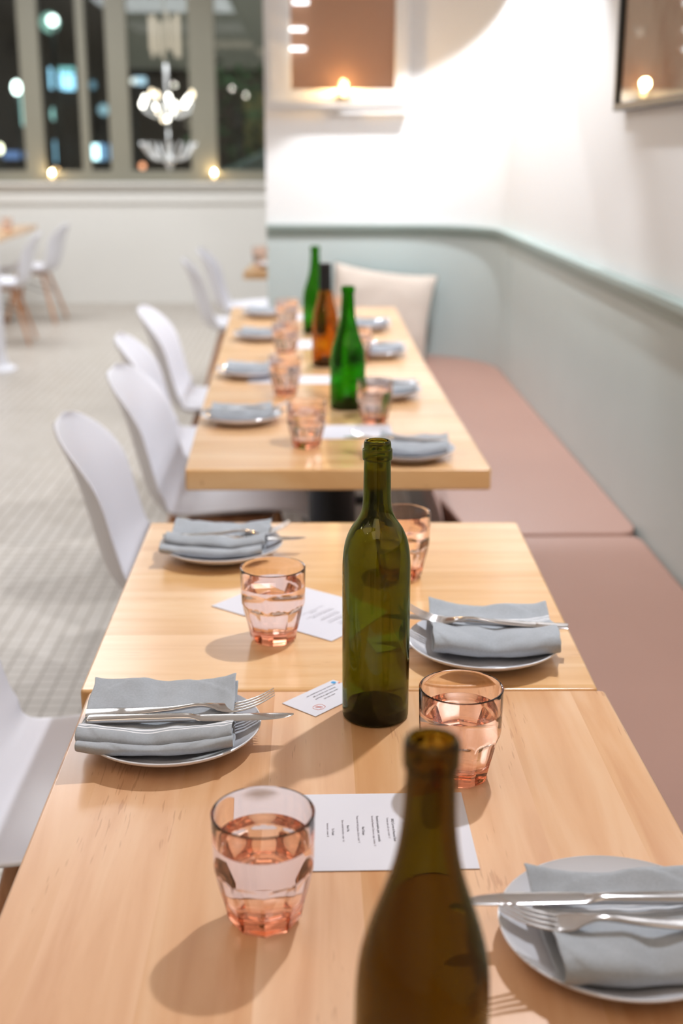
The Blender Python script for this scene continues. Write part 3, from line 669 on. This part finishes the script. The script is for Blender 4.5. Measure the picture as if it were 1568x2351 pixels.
def uvmesh(name, grid, uvs, closed=False):
    """grid[j][i] -> Vector rows; uv per vertex"""
    nj, ni = len(grid), len(grid[0]); vs = [p for row in grid for p in row]; fs = []
    for j in range(nj-1+(1 if closed else 0)):
        j2 = (j+1) % nj
        for i in range(ni-1): fs.append((j*ni+i, j*ni+i+1, j2*ni+i+1, j2*ni+i))
    me = bpy.data.meshes.new(name); me.from_pydata([tuple(v) for v in vs], [], fs); me.update()
    uv = me.uv_layers.new(name='UVMap'); flat = [u for row in uvs for u in row]
    for lp in me.loops: uv.data[lp.index].uv = flat[lp.vertex_index]
    for p in me.polygons: p.use_smooth = True
    return me
def make_napkin(style, seed):
    """a linen napkin folded into a thick strip; the cut is a folded ribbon, swept along x.
    style 0: flat flap at the back, roll in front; style 1: two soft rolls; style 2: plump single roll"""
    if style == 0:
        sec = [(.080, .0170), (.070, .0186), (.050, .0180), (.025, .0160), (.0, .0135), (-.018, .0128), (-.030, .0160), (-.042, .0215), (-.054, .0205), (-.063, .0150), (-.060, .0080), (-.040, .0060), (.0, .0058), (.045, .0060), (.072, .0080), (.078, .0060), (.070, .0034), (.040, .0022), (.0, .0010), (-.040, .0008), (-.066, .0008), (-.078, .0045), (-.079, .0100), (-.072, .0128), (-.062, .0105)]; off = -.064
    elif style == 1:
        sec = [(.076, .0130), (.068, .0170), (.050, .0175), (.034, .0150), (.022, .0110), (.010, .0125), (-.002, .0195), (-.016, .0240), (-.030, .0215), (-.036, .0150), (-.030, .0075), (-.005, .0045), (.040, .0045), (.066, .0045), (.076, .0022), (.060, .0003), (.0, .0004), (-.050, .0006), (-.066, .0020), (-.073, .0075), (-.069, .0130), (-.056, .0145), (-.044, .0105)]; off = .4
    else:
        sec = [(.088, .0140), (.080, .0160), (.060, .0140), (.038, .0140), (.022, .0165), (.004, .0225), (-.018, .0275), (-.038, .0272), (-.054, .0225), (-.061, .0140), (-.055, .0050), (-.030, .0030), (.010, .0030), (.048, .0030), (.064, .0060), (.070, .0040), (.060, .0010), (.0, .0003), (-.038, .0004)]; off = .012
    sec = interp(sec, 5); L_ = .158 if style else .162; nx = 56; grid = []; uvs = []; acc = 0; rnd = random.Random(seed)
    kink = rnd.uniform(-.01, .03)
    for j, (y, z) in enumerate(sec):
        if j: acc += math.hypot(y-sec[j-1][0], z-sec[j-1][1])
        row = []; ur = []
        for i in range(nx+1):
            x = -L_/2+L_*i/nx; h = min(1, z/.012)
            dent = math.exp(-((x-kink)/.016)**2)
            zz = z*(1-.20*dent*h)+.0016*noise.noise(Vector((x*28, y*30, seed*3.1)))*h+.0010*noise.noise(Vector((x*70, acc*50, seed)))*h
            yy = y+.004*dent*(1 if y < -.02 else .2)+.0022*noise.noise(Vector((x*16, acc*12, seed+9)))*1.6+.05*(x/L_)*acc*.12
            xx = x+(.003*noise.noise(Vector((acc*30, seed, i > nx/2))) if i in (0, nx) else 0)+.012*(acc-.1)*(.5 if seed % 2 else -.4)
            if style == 0: zz += .0022*math.sin((x+.05)*50)*smoothstep(.0, .05, y)*h
            if style == 2: zz += .0024*math.sin((x+.01)*58+acc*20)*smoothstep(.02, .06, y)*h
            rr_ = math.hypot(xx, yy); zz = max(zz, .0002)+(0 if rr_ < .05 else .16*(rr_-.05)+2.6*max(0, rr_-.062)**2)*(1 if rr_ < .085 else .8)
            row.append(Vector((xx, yy, zz))); ur.append((x, acc+off))
        grid.append(row); uvs.append(ur)
    me = uvmesh('napkin', grid, uvs)
    o = link('napkin', me, M['linen']); m = o.modifiers.new('thick', 'SOLIDIFY'); m.thickness = .0020; m.offset = 0
    s_ = o.modifiers.new('sub', 'SUBSURF'); s_.levels = 0; s_.render_levels = 1
    return o

def sweep(secs, seg=14):
    """secs: (x, y, z, halfwidth, halfthick) along x; superelliptic cut"""
    vs = []; fs = []
    for (x, y, z, w_, h_) in secs:
        for k in range(seg):
            a = 2*PI*k/seg; c, s = math.cos(a), math.sin(a)
            vs.append((x, y+w_*math.copysign(abs(c)**.6, c), z+h_*math.copysign(abs(s)**.75, s)))
    n = len(secs)
    for i in range(n-1):
        for k in range(seg): k2 = (k+1) % seg; fs.append((i*seg+k, i*seg+k2, (i+1)*seg+k2, (i+1)*seg+k))
    fs += [tuple(range(seg)), tuple(range((n-1)*seg, n*seg))[::-1]]
    return MB().add(vs, fs)
def make_fork():
    t = empty('fork'); tag(t, 'steel dinner fork', 'fork', 'steel forks on the napkins')
    hs = [(-.102, 0, .0058, .0090, .0009), (-.101, 0, .0058, .0098, .0013), (-.070, 0, .0054, .0090, .0014), (-.060, 0, .0052, .0086, .0010), (-.035, 0, .0050, .0068, .0017), (-.010, 0, .0056, .0048, .0021), (.012, 0, .0078, .0033, .0023), (.024, 0, .0080, .0034, .0020), (.034, 0, .0066, .0072, .0014), (.042, 0, .0046, .0108, .0011), (.052, 0, .0032, .0122, .0010), (.0575, 0, .0030, .0123, .0010)]
    sweep(interp(hs, 4), 16).build('handle', M['steel'], t, smooth=True, angle=60)
    tn = MB()
    for k in range(4):
        y = (k-1.5)*.0066
        pts = interp([(.055, y, .0031, .0025, .0010), (.066, y, .0045, .0021, .00095), (.080, y*.97, .0086, .0018, .0009), (.092, y*.93, .0142, .0014, .0008), (.102, y*.9, .0200, .0006, .0005)], 4)
        q = sweep(pts, 10); tn.add(q.v, q.f)
    tn.build('tines', M['steel'], t, smooth=True, angle=60)
    return t
def make_knife():
    t = empty('knife'); tag(t, 'steel table knife', 'knife', 'steel knives on the napkins')
    hs = [(-.105, 0, .0034, .0070, .0022), (-.1035, 0, .0034, .0084, .0032), (-.080, 0, .0036, .0078, .0036), (-.050, 0, .0036, .0070, .0038), (-.020, 0, .0036, .0062, .0038), (.002, 0, .0036, .0056, .0036), (.010, 0, .0034, .0060, .0022), (.016, 0, .0034, .0074, .0013)]
    sweep(interp(hs, 4), 16).build('handle', M['steel'], t, smooth=True, angle=60)
    bs = [(.012, 0, .0034, .0068, .0011), (.020, -.0008, .0034, .0086, .00085), (.045, -.0010, .0034, .0093, .0007), (.075, -.0006, .0034, .0092, .0007), (.098, .0006, .0034, .0078, .0006), (.110, .0024, .0034, .0052, .0005), (.117, .0046, .0034, .0018, .0004)]
    sweep(interp(bs, 4), 12).build('blade', M['steel'], t, smooth=True, angle=60)
    return t
plate = make_plate(); fork = make_fork(); knife = make_knife()
napk = [make_napkin(0, 1), make_napkin(1, 2), make_napkin(2, 3)]
used = set()
def place(o, loc, rot, label, group):
    key = o.name
    if key in used: o = dup(o, loc, 0, label, group)
    else: used.add(key); o.location = loc; o['label'] = label; o['group'] = group
    o.rotation_euler = rot; return o
for n_ in napk: tag(n_, 'grey linen napkin', 'napkin')
# (x, y), napkin style, napkin dx dy rz, cutlery: fork (dx, dy, rz, dz), knife (dx, dy, rz, dz), side (+1 tips to the right), words
R = math.radians
SET = [
 ((-.158, 1.227), 0, (-.013, .006, 1.0), (.010, .014, 5.5, .0270), (.016, -.006, .8, .0275), "the left setting on the nearest table"),
 ((.243, .856), 2, (.014, -.022, 3), (-.002, -.034, 176, .0405), (-.010, .012, 179.5, .0325), "the cropped lower right setting"),
 ((-.150, 1.875), 1, (-.006, .006, -4), (.008, .026, 9, .0235), (.018, .006, -2, .0235), "the near row's farther left setting"),
 ((.214, 1.462), 2, (.012, .006, -3), (.004, .012, 168, .0350), (-.012, .028, 167, .0310), "the right setting beside the olive bottle"),
 ((-.174, 2.893), 1, (.0, .0, 2), (.012, .020, 10, .0235), (.014, .0, 2, .0235), "the second row's front left setting"),
 ((.197, 2.526), 2, (.010, .0, -6), (-.020, .006, 170, .0350), (-.022, .024, 168, .0310), "the second row's front right setting"),
 ((-.184, 3.522), 1, (.004, .0, 0), (.010, .012, 6, .0235), (.012, -.002, 0, .0235), "the second row's second left setting"),
 ((.184, 3.199), 2, (.010, .0, -2), (-.010, .004, 172, .0350), (-.016, .018, 174, .0310), "the right setting beside the bright green bottle"),
 ((-.182, 4.253), 1, (.004, .0, 0), (.010, .012, 4, .0235), (.012, -.002, 0, .0235), "the second row's third left setting"),
 ((.197, 3.879), 2, (.006, .0, 1), (-.010, .004, 175, .0350), (-.016, .018, 178, .0310), "the second row's third right setting"),
 ((-.188, 4.872), 1, (.004, .0, 0), (.010, .012, 4, .0235), (.012, -.002, 0, .0235), "the second row's farthest left setting"),
 ((.184, 4.482), 2, (.006, .0, 1), (-.010, .004, 175, .0350), (-.016, .018, 178, .0310), "the right setting in front of the pillow"),
]
for (p, st, nd, fk, kn, words) in SET:
    zb = TZ
    place(plate, (p[0], p[1], zb), (0, 0, 0), 'white round plate of '+words, 'white plates on the tables')
    z = zb+.0110
    nk = place(napk[st], (p[0]+nd[0], p[1]+nd[1], z), (0, 0, R(nd[2])), 'folded grey linen napkin on the plate of '+words, 'grey napkins on the plates')
    nk.scale = (.92, .86, .95) if p[1] > 2.3 else (1, .92, 1) if p[1] < .9 else (1, 1, 1)
    place(fork, (p[0]+fk[0], p[1]+fk[1], zb+fk[3]), (0, 0, R(fk[2])), 'steel fork lying on the napkin of '+words, 'steel forks on the napkins')
    place(knife, (p[0]+kn[0], p[1]+kn[1], zb+kn[3]), (0, 0, R(kn[2])), 'steel knife lying on the napkin of '+words, 'steel knives on the napkins')
dup(plate, (-2.62, 9.98, TZ), 0, 'blurred plate on the far left table by the window')
dup(plate, (-.24, 7.05, TZ), 0, 'blurred plate on the far table seen past the back wall')

# ------------------------------------------------------------------ paper
def text(body, size, mat, parent, x, y, rz, name='printed_text', align='CENTER'):
    c = bpy.data.curves.new(name, 'FONT'); c.body = body; c.size = size; c.align_x = align; c.align_y = 'CENTER'; c.offset = .00002
    o = bpy.data.objects.new(name, c); COL.objects.link(o)
    bpy.context.view_layer.update()
    me = bpy.data.meshes.new_from_object(o.evaluated_get(bpy.context.evaluated_depsgraph_get())); bpy.data.objects.remove(o)
    me.materials.clear()
    o = link(name, me, mat, parent, (x, y, .00085)); o.rotation_euler = (0, 0, rz); return o
def paper(name, w_, h_, loc, rz, label, cat, lift=.0):
    t = empty(name, (loc[0], loc[1], TZ+.0003), R(rz)); tag(t, label, cat)
    MB().box(-w_/2, w_/2, -h_/2, h_/2, 0, .0006).build('card', M['paper'], t)
    return t
lines = [('Shaved Brussels, Lemon', 1), ('pecorino, toasted almond  12', 0), ('', 0), ('Milky Burrata & Heirloom Plum', 1), ('olive oil, basil, sea salt  14', 0), ('', 0), ('BBQ Carrots & Roasted Beet', 1), ('Tomato jam, dill, rye crumb  11', 0), ('', 0),
         ('Roasted pumpkin, pear, caramella', 1), ('Served by Roasted Chestnut, sage, ricotta  17', 0), ('', 0), ('Red Grape', 1), ('These lovely little grapes, thyme, toast  9', 0), ('', 0), ('Pork Pie', 1), ('Slow cooked shoulder, cider  16', 0), ('', 0), ('To Finish', 1), ('lemon tart, cream  8', 0)]
def menu_text(t, w_, x_from, n=len(lines), sz=.0032):
    x = x_from
    bold = []; soft = []
    for i, (s, bld) in enumerate(lines[:n]):
        if s: text(s, sz*(1.06 if bld else .92), M['ink'] if bld else M['inksoft'], t, x, .004*math.sin(i), -PI/2)
        x -= sz*1.5
m0 = paper('menu', .228, .137, (.031, 1.037), .4, 'white printed menu lying between the foreground glass and bottle', 'menu')
m0['group'] = 'white menus on the tables'; menu_text(m0, .228, .070)
m1 = paper('menu', .216, .141, (-.020, 1.631), -38.7, 'white printed menu lying askew under the glass left of the olive bottle', 'menu')
m1['group'] = 'white menus on the tables'; menu_text(m1, .216, .080, 14)
far = [((.075, 2.775), .205, .14, 1, 'white menu between the front glass and plate of the second row'), ((-.06, 3.46), .25, .12, -4, 'white menu beneath the glass left of the green bottle'),
       ((-.02, 4.13), .14, .19, 0, 'white menu beside the amber bottle'), ((-.035, 4.85), .14, .19, 3, 'white menu at the far end of the second row')]
for p, a, b_, rz, lab in far:
    q = paper('menu', a, b_, p, rz, lab, 'menu'); q['group'] = 'white menus on the tables'
cd = paper('business_card', .089, .053, (.0095, 1.334), 47.2, 'small white card with a coral emblem and blue dot beside the olive bottle', 'card')
for i, s in enumerate(('we would love to hear how it was', 'tell us about your evening', 'and find us again this week', 'see you soon')):
    text(s, .0037, M['ink'], cd, .012-.002*i, .0165-.0062*i, 0)
text('thank you', .0034, M['ink'], cd, .030, -.013, 0)
MB().lathe([(0, .0008), (.0032, .0008), (.0032, .0007), (0, .0007)], 24, (.0385, .0205, 0)).build('blue_dot', M['blue'], cd)
MB().lathe([(0, .0008), (.0018, .0008), (.0018, .0007), (0, .0007)], 20, (.0425, .0150, 0)).build('coral_dot', M['coral'], cd)
lg = MB(); cxl, cyl_ = -.024, -.013
hexa = [(cxl+.0082*math.cos(a_)*1.0, cyl_+.0068*math.sin(a_)) for a_ in [PI/2-.5, PI/2+.5, PI-.35, PI+.75, 1.5*PI, 2*PI-.75, .35]]
hexa.append(hexa[0]); lg.tube([(x, y, .0007) for x, y in hexa], .00028, 6)
for dx in (-.0016, 0, .0016):
    lg.tube([(cxl+dx+.0016*math.sin(k/10*2*PI), cyl_-.0042+.0084*k/10, .0007) for k in range(11)], .00025, 6)
lg.build('emblem', M['coral'], cd)
c2_ = paper('business_card', .089, .053, (.112, 1.508), 18, 'small white card tucked under the edge of the right plate behind the bottle', 'card')

# ------------------------------------------------------------------ outside the window and the chandelier
def nz_(px, py, Y): return at(px, py, Y=Y)
struct(MB().box(-14, 12, WY+.4, 40, -.35, -.3).build('ground_street', M['asphalt']))
brick = plain('dim_shop_front', srgb(74, 62, 58), .8, .2, bump=.1, bscale=20, var=.3, vscale=1.5)
grey = plain('grey_render', srgb(150, 140, 132), .8, .2, bump=.1, bscale=20, var=.2, vscale=1)
bd = empty('building', (0, 22, 0)); bd.location.y = 20.35; tag(bd, 'dim building across the night street beyond the windows', 'building')
MB().box(-11, 8, 0, .6, -.3, 9).build('facade', brick, bd)
a_ = nz_(250, 0, 20.25); b__ = nz_(640, 160, 20.25)
MB().box(a_.x, b__.x+2.5, -.25, -.02, b__.z, 8.8).build('upper_storey', grey, bd)
a_ = nz_(560, 215, 20.25); b__ = nz_(620, 360, 20.25)
MB().box(a_.x, b__.x+.6, -.2, -.01, b__.z, a_.z).build('shop_door', plain('olive_door_paint', srgb(128, 118, 70), .6, .3, bump=.05), bd)
def glow(px, py, w_, h_, col, power, Y, label, cat='sign', nm='light_box', round_=False, group='street lights and signs outside'):
    if not round_: Y = 20.25
    p = nz_(px, py, Y); s_ = Y/FPX*1.0
    m = emis(nm+'_glow', col, power)
    if round_:
        t = empty(nm, p)
        MB().lathe([(0, -h_*s_/2), (w_*s_*.35, -h_*s_*.35), (w_*s_/2, 0), (w_*s_*.35, h_*s_*.35), (0, h_*s_/2)], 16).build('globe', m, t, smooth=True)
        MB().tube([(0, .05, -.3-p.z), (0, .05, -h_*s_*.3)], .03, 8).build('post', M['black'], t, smooth=True)
    else:
        t = empty(nm, p)
        MB().box(-w_*s_/2, w_*s_/2, -.05, .02, -h_*s_/2, h_*s_/2).build('lit_face', m, t, bevel=.02)
        MB().box(-w_*s_/2+.02, w_*s_/2-.02, .02, .11, -h_*s_/2+.02, h_*s_/2-.02).build('housing', M['black'], t)
    tag(t, label, cat, group); return t
W1 = (.80, 1, .95, 1); TEAL = (.45, .9, .85, 1); CY = (.35, .75, 1, 1)
glow(121, 47, 24, 24, W1, 5, 19, 'round greenish white street lamp seen high in the second window pane', 'street lamp', 'street_lamp', True)
glow(114, 52, 44, 44, (.3, .6, .5, 1), .9, 19.6, 'pale green globe lamp just behind the round street lamp', 'street lamp', 'globe_lamp', True)
glow(38, 201, 20, 30, W1, 7, 18, 'bright white street lamp in the first pane at the left', 'street lamp', 'street_lamp', True)
glow(52, 250, 18, 70, TEAL, 1.2, 19, 'pale green lit strip below the bright lamp in the first pane', 'sign', 'light_strip')
glow(0, 341, 14, 22, (1, 1, .7, 1), 5, 18, 'yellowish lamp at the very left edge of the windows', 'street lamp', 'street_lamp', True)
glow(30, 356, 60, 16, (.16, .3, .62, 1), .8, 20, 'dim blue lit band low in the first pane')
glow(128, 180, 24, 44, CY, 2.6, 20, 'tall cyan lit sign in the second pane, left half')
glow(158, 188, 26, 34, CY, 2.2, 20, 'square cyan lit sign in the second pane, right half')
glow(145, 160, 50, 10, (.3, .8, .8, 1), 1.0, 20.3, 'thin teal band above the cyan signs')
glow(126, 262, 18, 32, TEAL, 1.1, 20, 'green traffic light in the second pane', 'traffic light', 'traffic_light', True)
glow(238, 252, 26, 26, (.35, .6, .7, 1), .8, 20, 'grey blue round light in the narrow pane', 'street lamp', 'street_lamp', True)
glow(213, 195, 16, 20, (.2, .42, .55, 1), .6, 20.3, 'faint blue light in the narrow pane', 'street lamp', 'street_lamp', True)
glow(136, 348, 18, 48, CY, 1.6, 20, 'upright pale blue lit sign low in the second pane')
glow(217, 349, 20, 32, (.6, .95, 1, 1), 4, 20, 'bright cyan white sign low in the narrow pane')
glow(240, 349, 24, 34, (.25, .5, .8, 1), 1.2, 20.2, 'blue lit sign beside the bright cyan one in the narrow pane')
glow(306, 186, 12, 14, (.9, .95, .9, 1), 1.5, 19, 'small pale light left of the chandelier', 'street lamp', 'street_lamp', True)
glow(322, 186, 26, 16, (.5, .75, .9, 1), 1.2, 20, 'small pale blue sign left of the chandelier')
glow(327, 381, 14, 14, (1, .42, .22, 1), 2.2, 18, 'orange round light low under the chandelier', 'street lamp', 'amber_lamp', True)
glow(391, 372, 14, 14, (.6, .6, .58, 1), .5, 18, 'faint grey round light low right under the chandelier', 'street lamp', 'street_lamp', True)
# parked car at the right pane
car = empty('parked_car', tuple(nz_(600, 396, 15.5))); tag(car, 'pale green parked car outside, seen through the right window pane', 'car')
carm = plain('car_paint', srgb(120, 150, 145), .2, .6, coat=1)
hood = []
for (x, z) in ((-.72, -.55), (-.70, -.02), (-.50, .03), (-.30, .10), (-.10, .20), (.20, .33), (.9, .42), (2.2, .42), (2.9, .1), (3.2, -.02), (3.3, -.55)): hood.append((x, z))
vs = [(x, y, z) for y in (0, 1.6) for x, z in hood]; n = len(hood)
MB().add(vs, [tuple(range(n)), tuple(range(n, 2*n))[::-1]]+[(i, (i+1) % n, n+(i+1) % n, n+i) for i in range(n)]).build('car_body', carm, car, bevel=.05)
for x in (.0, 2.6):
    MB().lathe([(0, -.1), (.3, -.1), (.3, .1), (0, .1)], 24).build('wheel', M['black'], car, loc=(x, -.0, -.50)).rotation_euler = (PI/2, 0, 0)
MB().box(-.20, .1, -.02, .02, -.12, -.04).build('tail_light', emis('red_tail_light', (1, .06, .04, 1), 1.2), car)
# tree outside
tm = plain('dark_leaves', srgb(70, 100, 66), .7, .3, bump=.5, bscale=8, var=.5, vscale=3)
tr = empty('street_tree', tuple(nz_(545, 330, 18.6))); tag(tr, 'leafy street tree outside the right window pane', 'tree')
tr.location.z = -.3
MB().tube([(0, 0, 0), (.05, 0, 1.2), (0, 0, 2.4)], [.10, .08, .06], 10).build('trunk', M['asphalt'], tr, smooth=True)
bmb = MB(); rnd = random.Random(4)
for k in range(260):
    a = rnd.uniform(0, 2*PI); r_ = .75*rnd.random()**.5; zc = 2.1+rnd.uniform(-.75, .75); c = Vector((r_*math.cos(a), r_*math.sin(a)*.6, zc)); s_ = rnd.uniform(.05, .11)
    q = [c+Vector((rnd.uniform(-s_, s_), rnd.uniform(-s_, s_), rnd.uniform(-s_, s_))) for _ in range(4)]; bmb.add(q, [(0, 1, 2), (0, 2, 3), (0, 1, 3), (1, 2, 3)])
bmb.build('crown', tm, tr)
# street light that lights the outside
pl = bpy.data.lights.new('street_glow', 'POINT'); pl.energy = 260; pl.color = (.75, .9, .8); pl.shadow_soft_size = .3
plo = bpy.data.objects.new('street_glow', pl); COL.objects.link(plo); plo.location = (-1.2, 16.5, 4.2)

# chandelier built as a solid stand-in for a reflection in the window
CY_ = 10.7
cc = at(384, 240, Y=CY_)
chd = empty('chandelier', tuple(cc)); tag(chd, 'glittering crystal chandelier with lit bulbs hanging before the window', 'chandelier')
sc = CY_/FPX
crystal = emis('lit_crystal', (1, .88, .66, 1), .55); bulb = emis('chandelier_bulb', (1, .97, .86, 1), 9); bulbw = emis('chandelier_small_bulb', (1, .85, .6, 1), 4)  # crystal is the glow of the reflected lit strips
silver = plain('silver_crystal', (.8, .82, .82, 1), .12, .6, metal=.6, bump=.02)
MB().tube([(0, 0, .25), (0, 0, CZ-cc.z)], .006).build('rod', M['frame'], chd)
MB().lathe([(0, .34), (.02, .3), (.012, .1), (.03, .02), (.045, -.04), (.03, -.09), (.012, -.13), (0, -.2)], 24).build('stem', silver, chd, smooth=True)
rnd = random.Random(3)
for k in range(9):                      # bulbs on arms
    a = 2*PI*k/9; rr = .205; x, y = rr*math.cos(a), rr*math.sin(a); zz = .04+.045*math.sin(3*a+1)
    MB().tube([(0, 0, -.05), (x*.5, y*.5, -.10), (x*.9, y*.9, -.06), (x, y, zz-.03)], .006, 8).build('arm', silver, chd, smooth=True)
    b0 = MB().lathe([(0, -.03), (.014, -.02), (.020, .0), (.012, .025), (0, .04)], 14).build('bulb', bulb if k % 3 else bulbw, chd, loc=(x, y, zz), smooth=True)
for k in range(7):                      # inner bulbs
    a = 2*PI*k/7+.3; MB().lathe([(0, -.02), (.018, 0), (0, .03)], 12).build('bulb', bulb if k % 2 else bulbw, chd, loc=(.10*math.cos(a), .10*math.sin(a), -.02-.05*(k % 3)), smooth=True)
for k in range(10):                     # glowing strips stand in for lit strips reflected in the window
    a = 2*PI*k/10; x = .115*math.cos(a); y = .115*math.sin(a)
    MB().tube([(x, y, .36+.03*(k % 3)), (x, y, .70-.02*(k % 4))], .012, 6).build('crystal_strand', crystal, chd, smooth=True)
for k in range(12):                     # lower swags of the stand-in
    a = 2*PI*k/12; pts = [(.04*math.cos(a), .04*math.sin(a), -.44), (.14*math.cos(a), .14*math.sin(a), -.42), (.235*math.cos(a), .235*math.sin(a), -.30)]
    MB().tube(interp(pts, 4), .010, 6).build('swag', silver, chd, smooth=True)
MB().lathe([(0, -.36), (.03, -.40), (.045, -.44), (.02, -.50), (0, -.53)], 16).build('finial', silver, chd, smooth=True)
MB().tube([(0, 0, -.19), (0, 0, -.37)], .01).build('lower_rod', silver, chd, smooth=True)
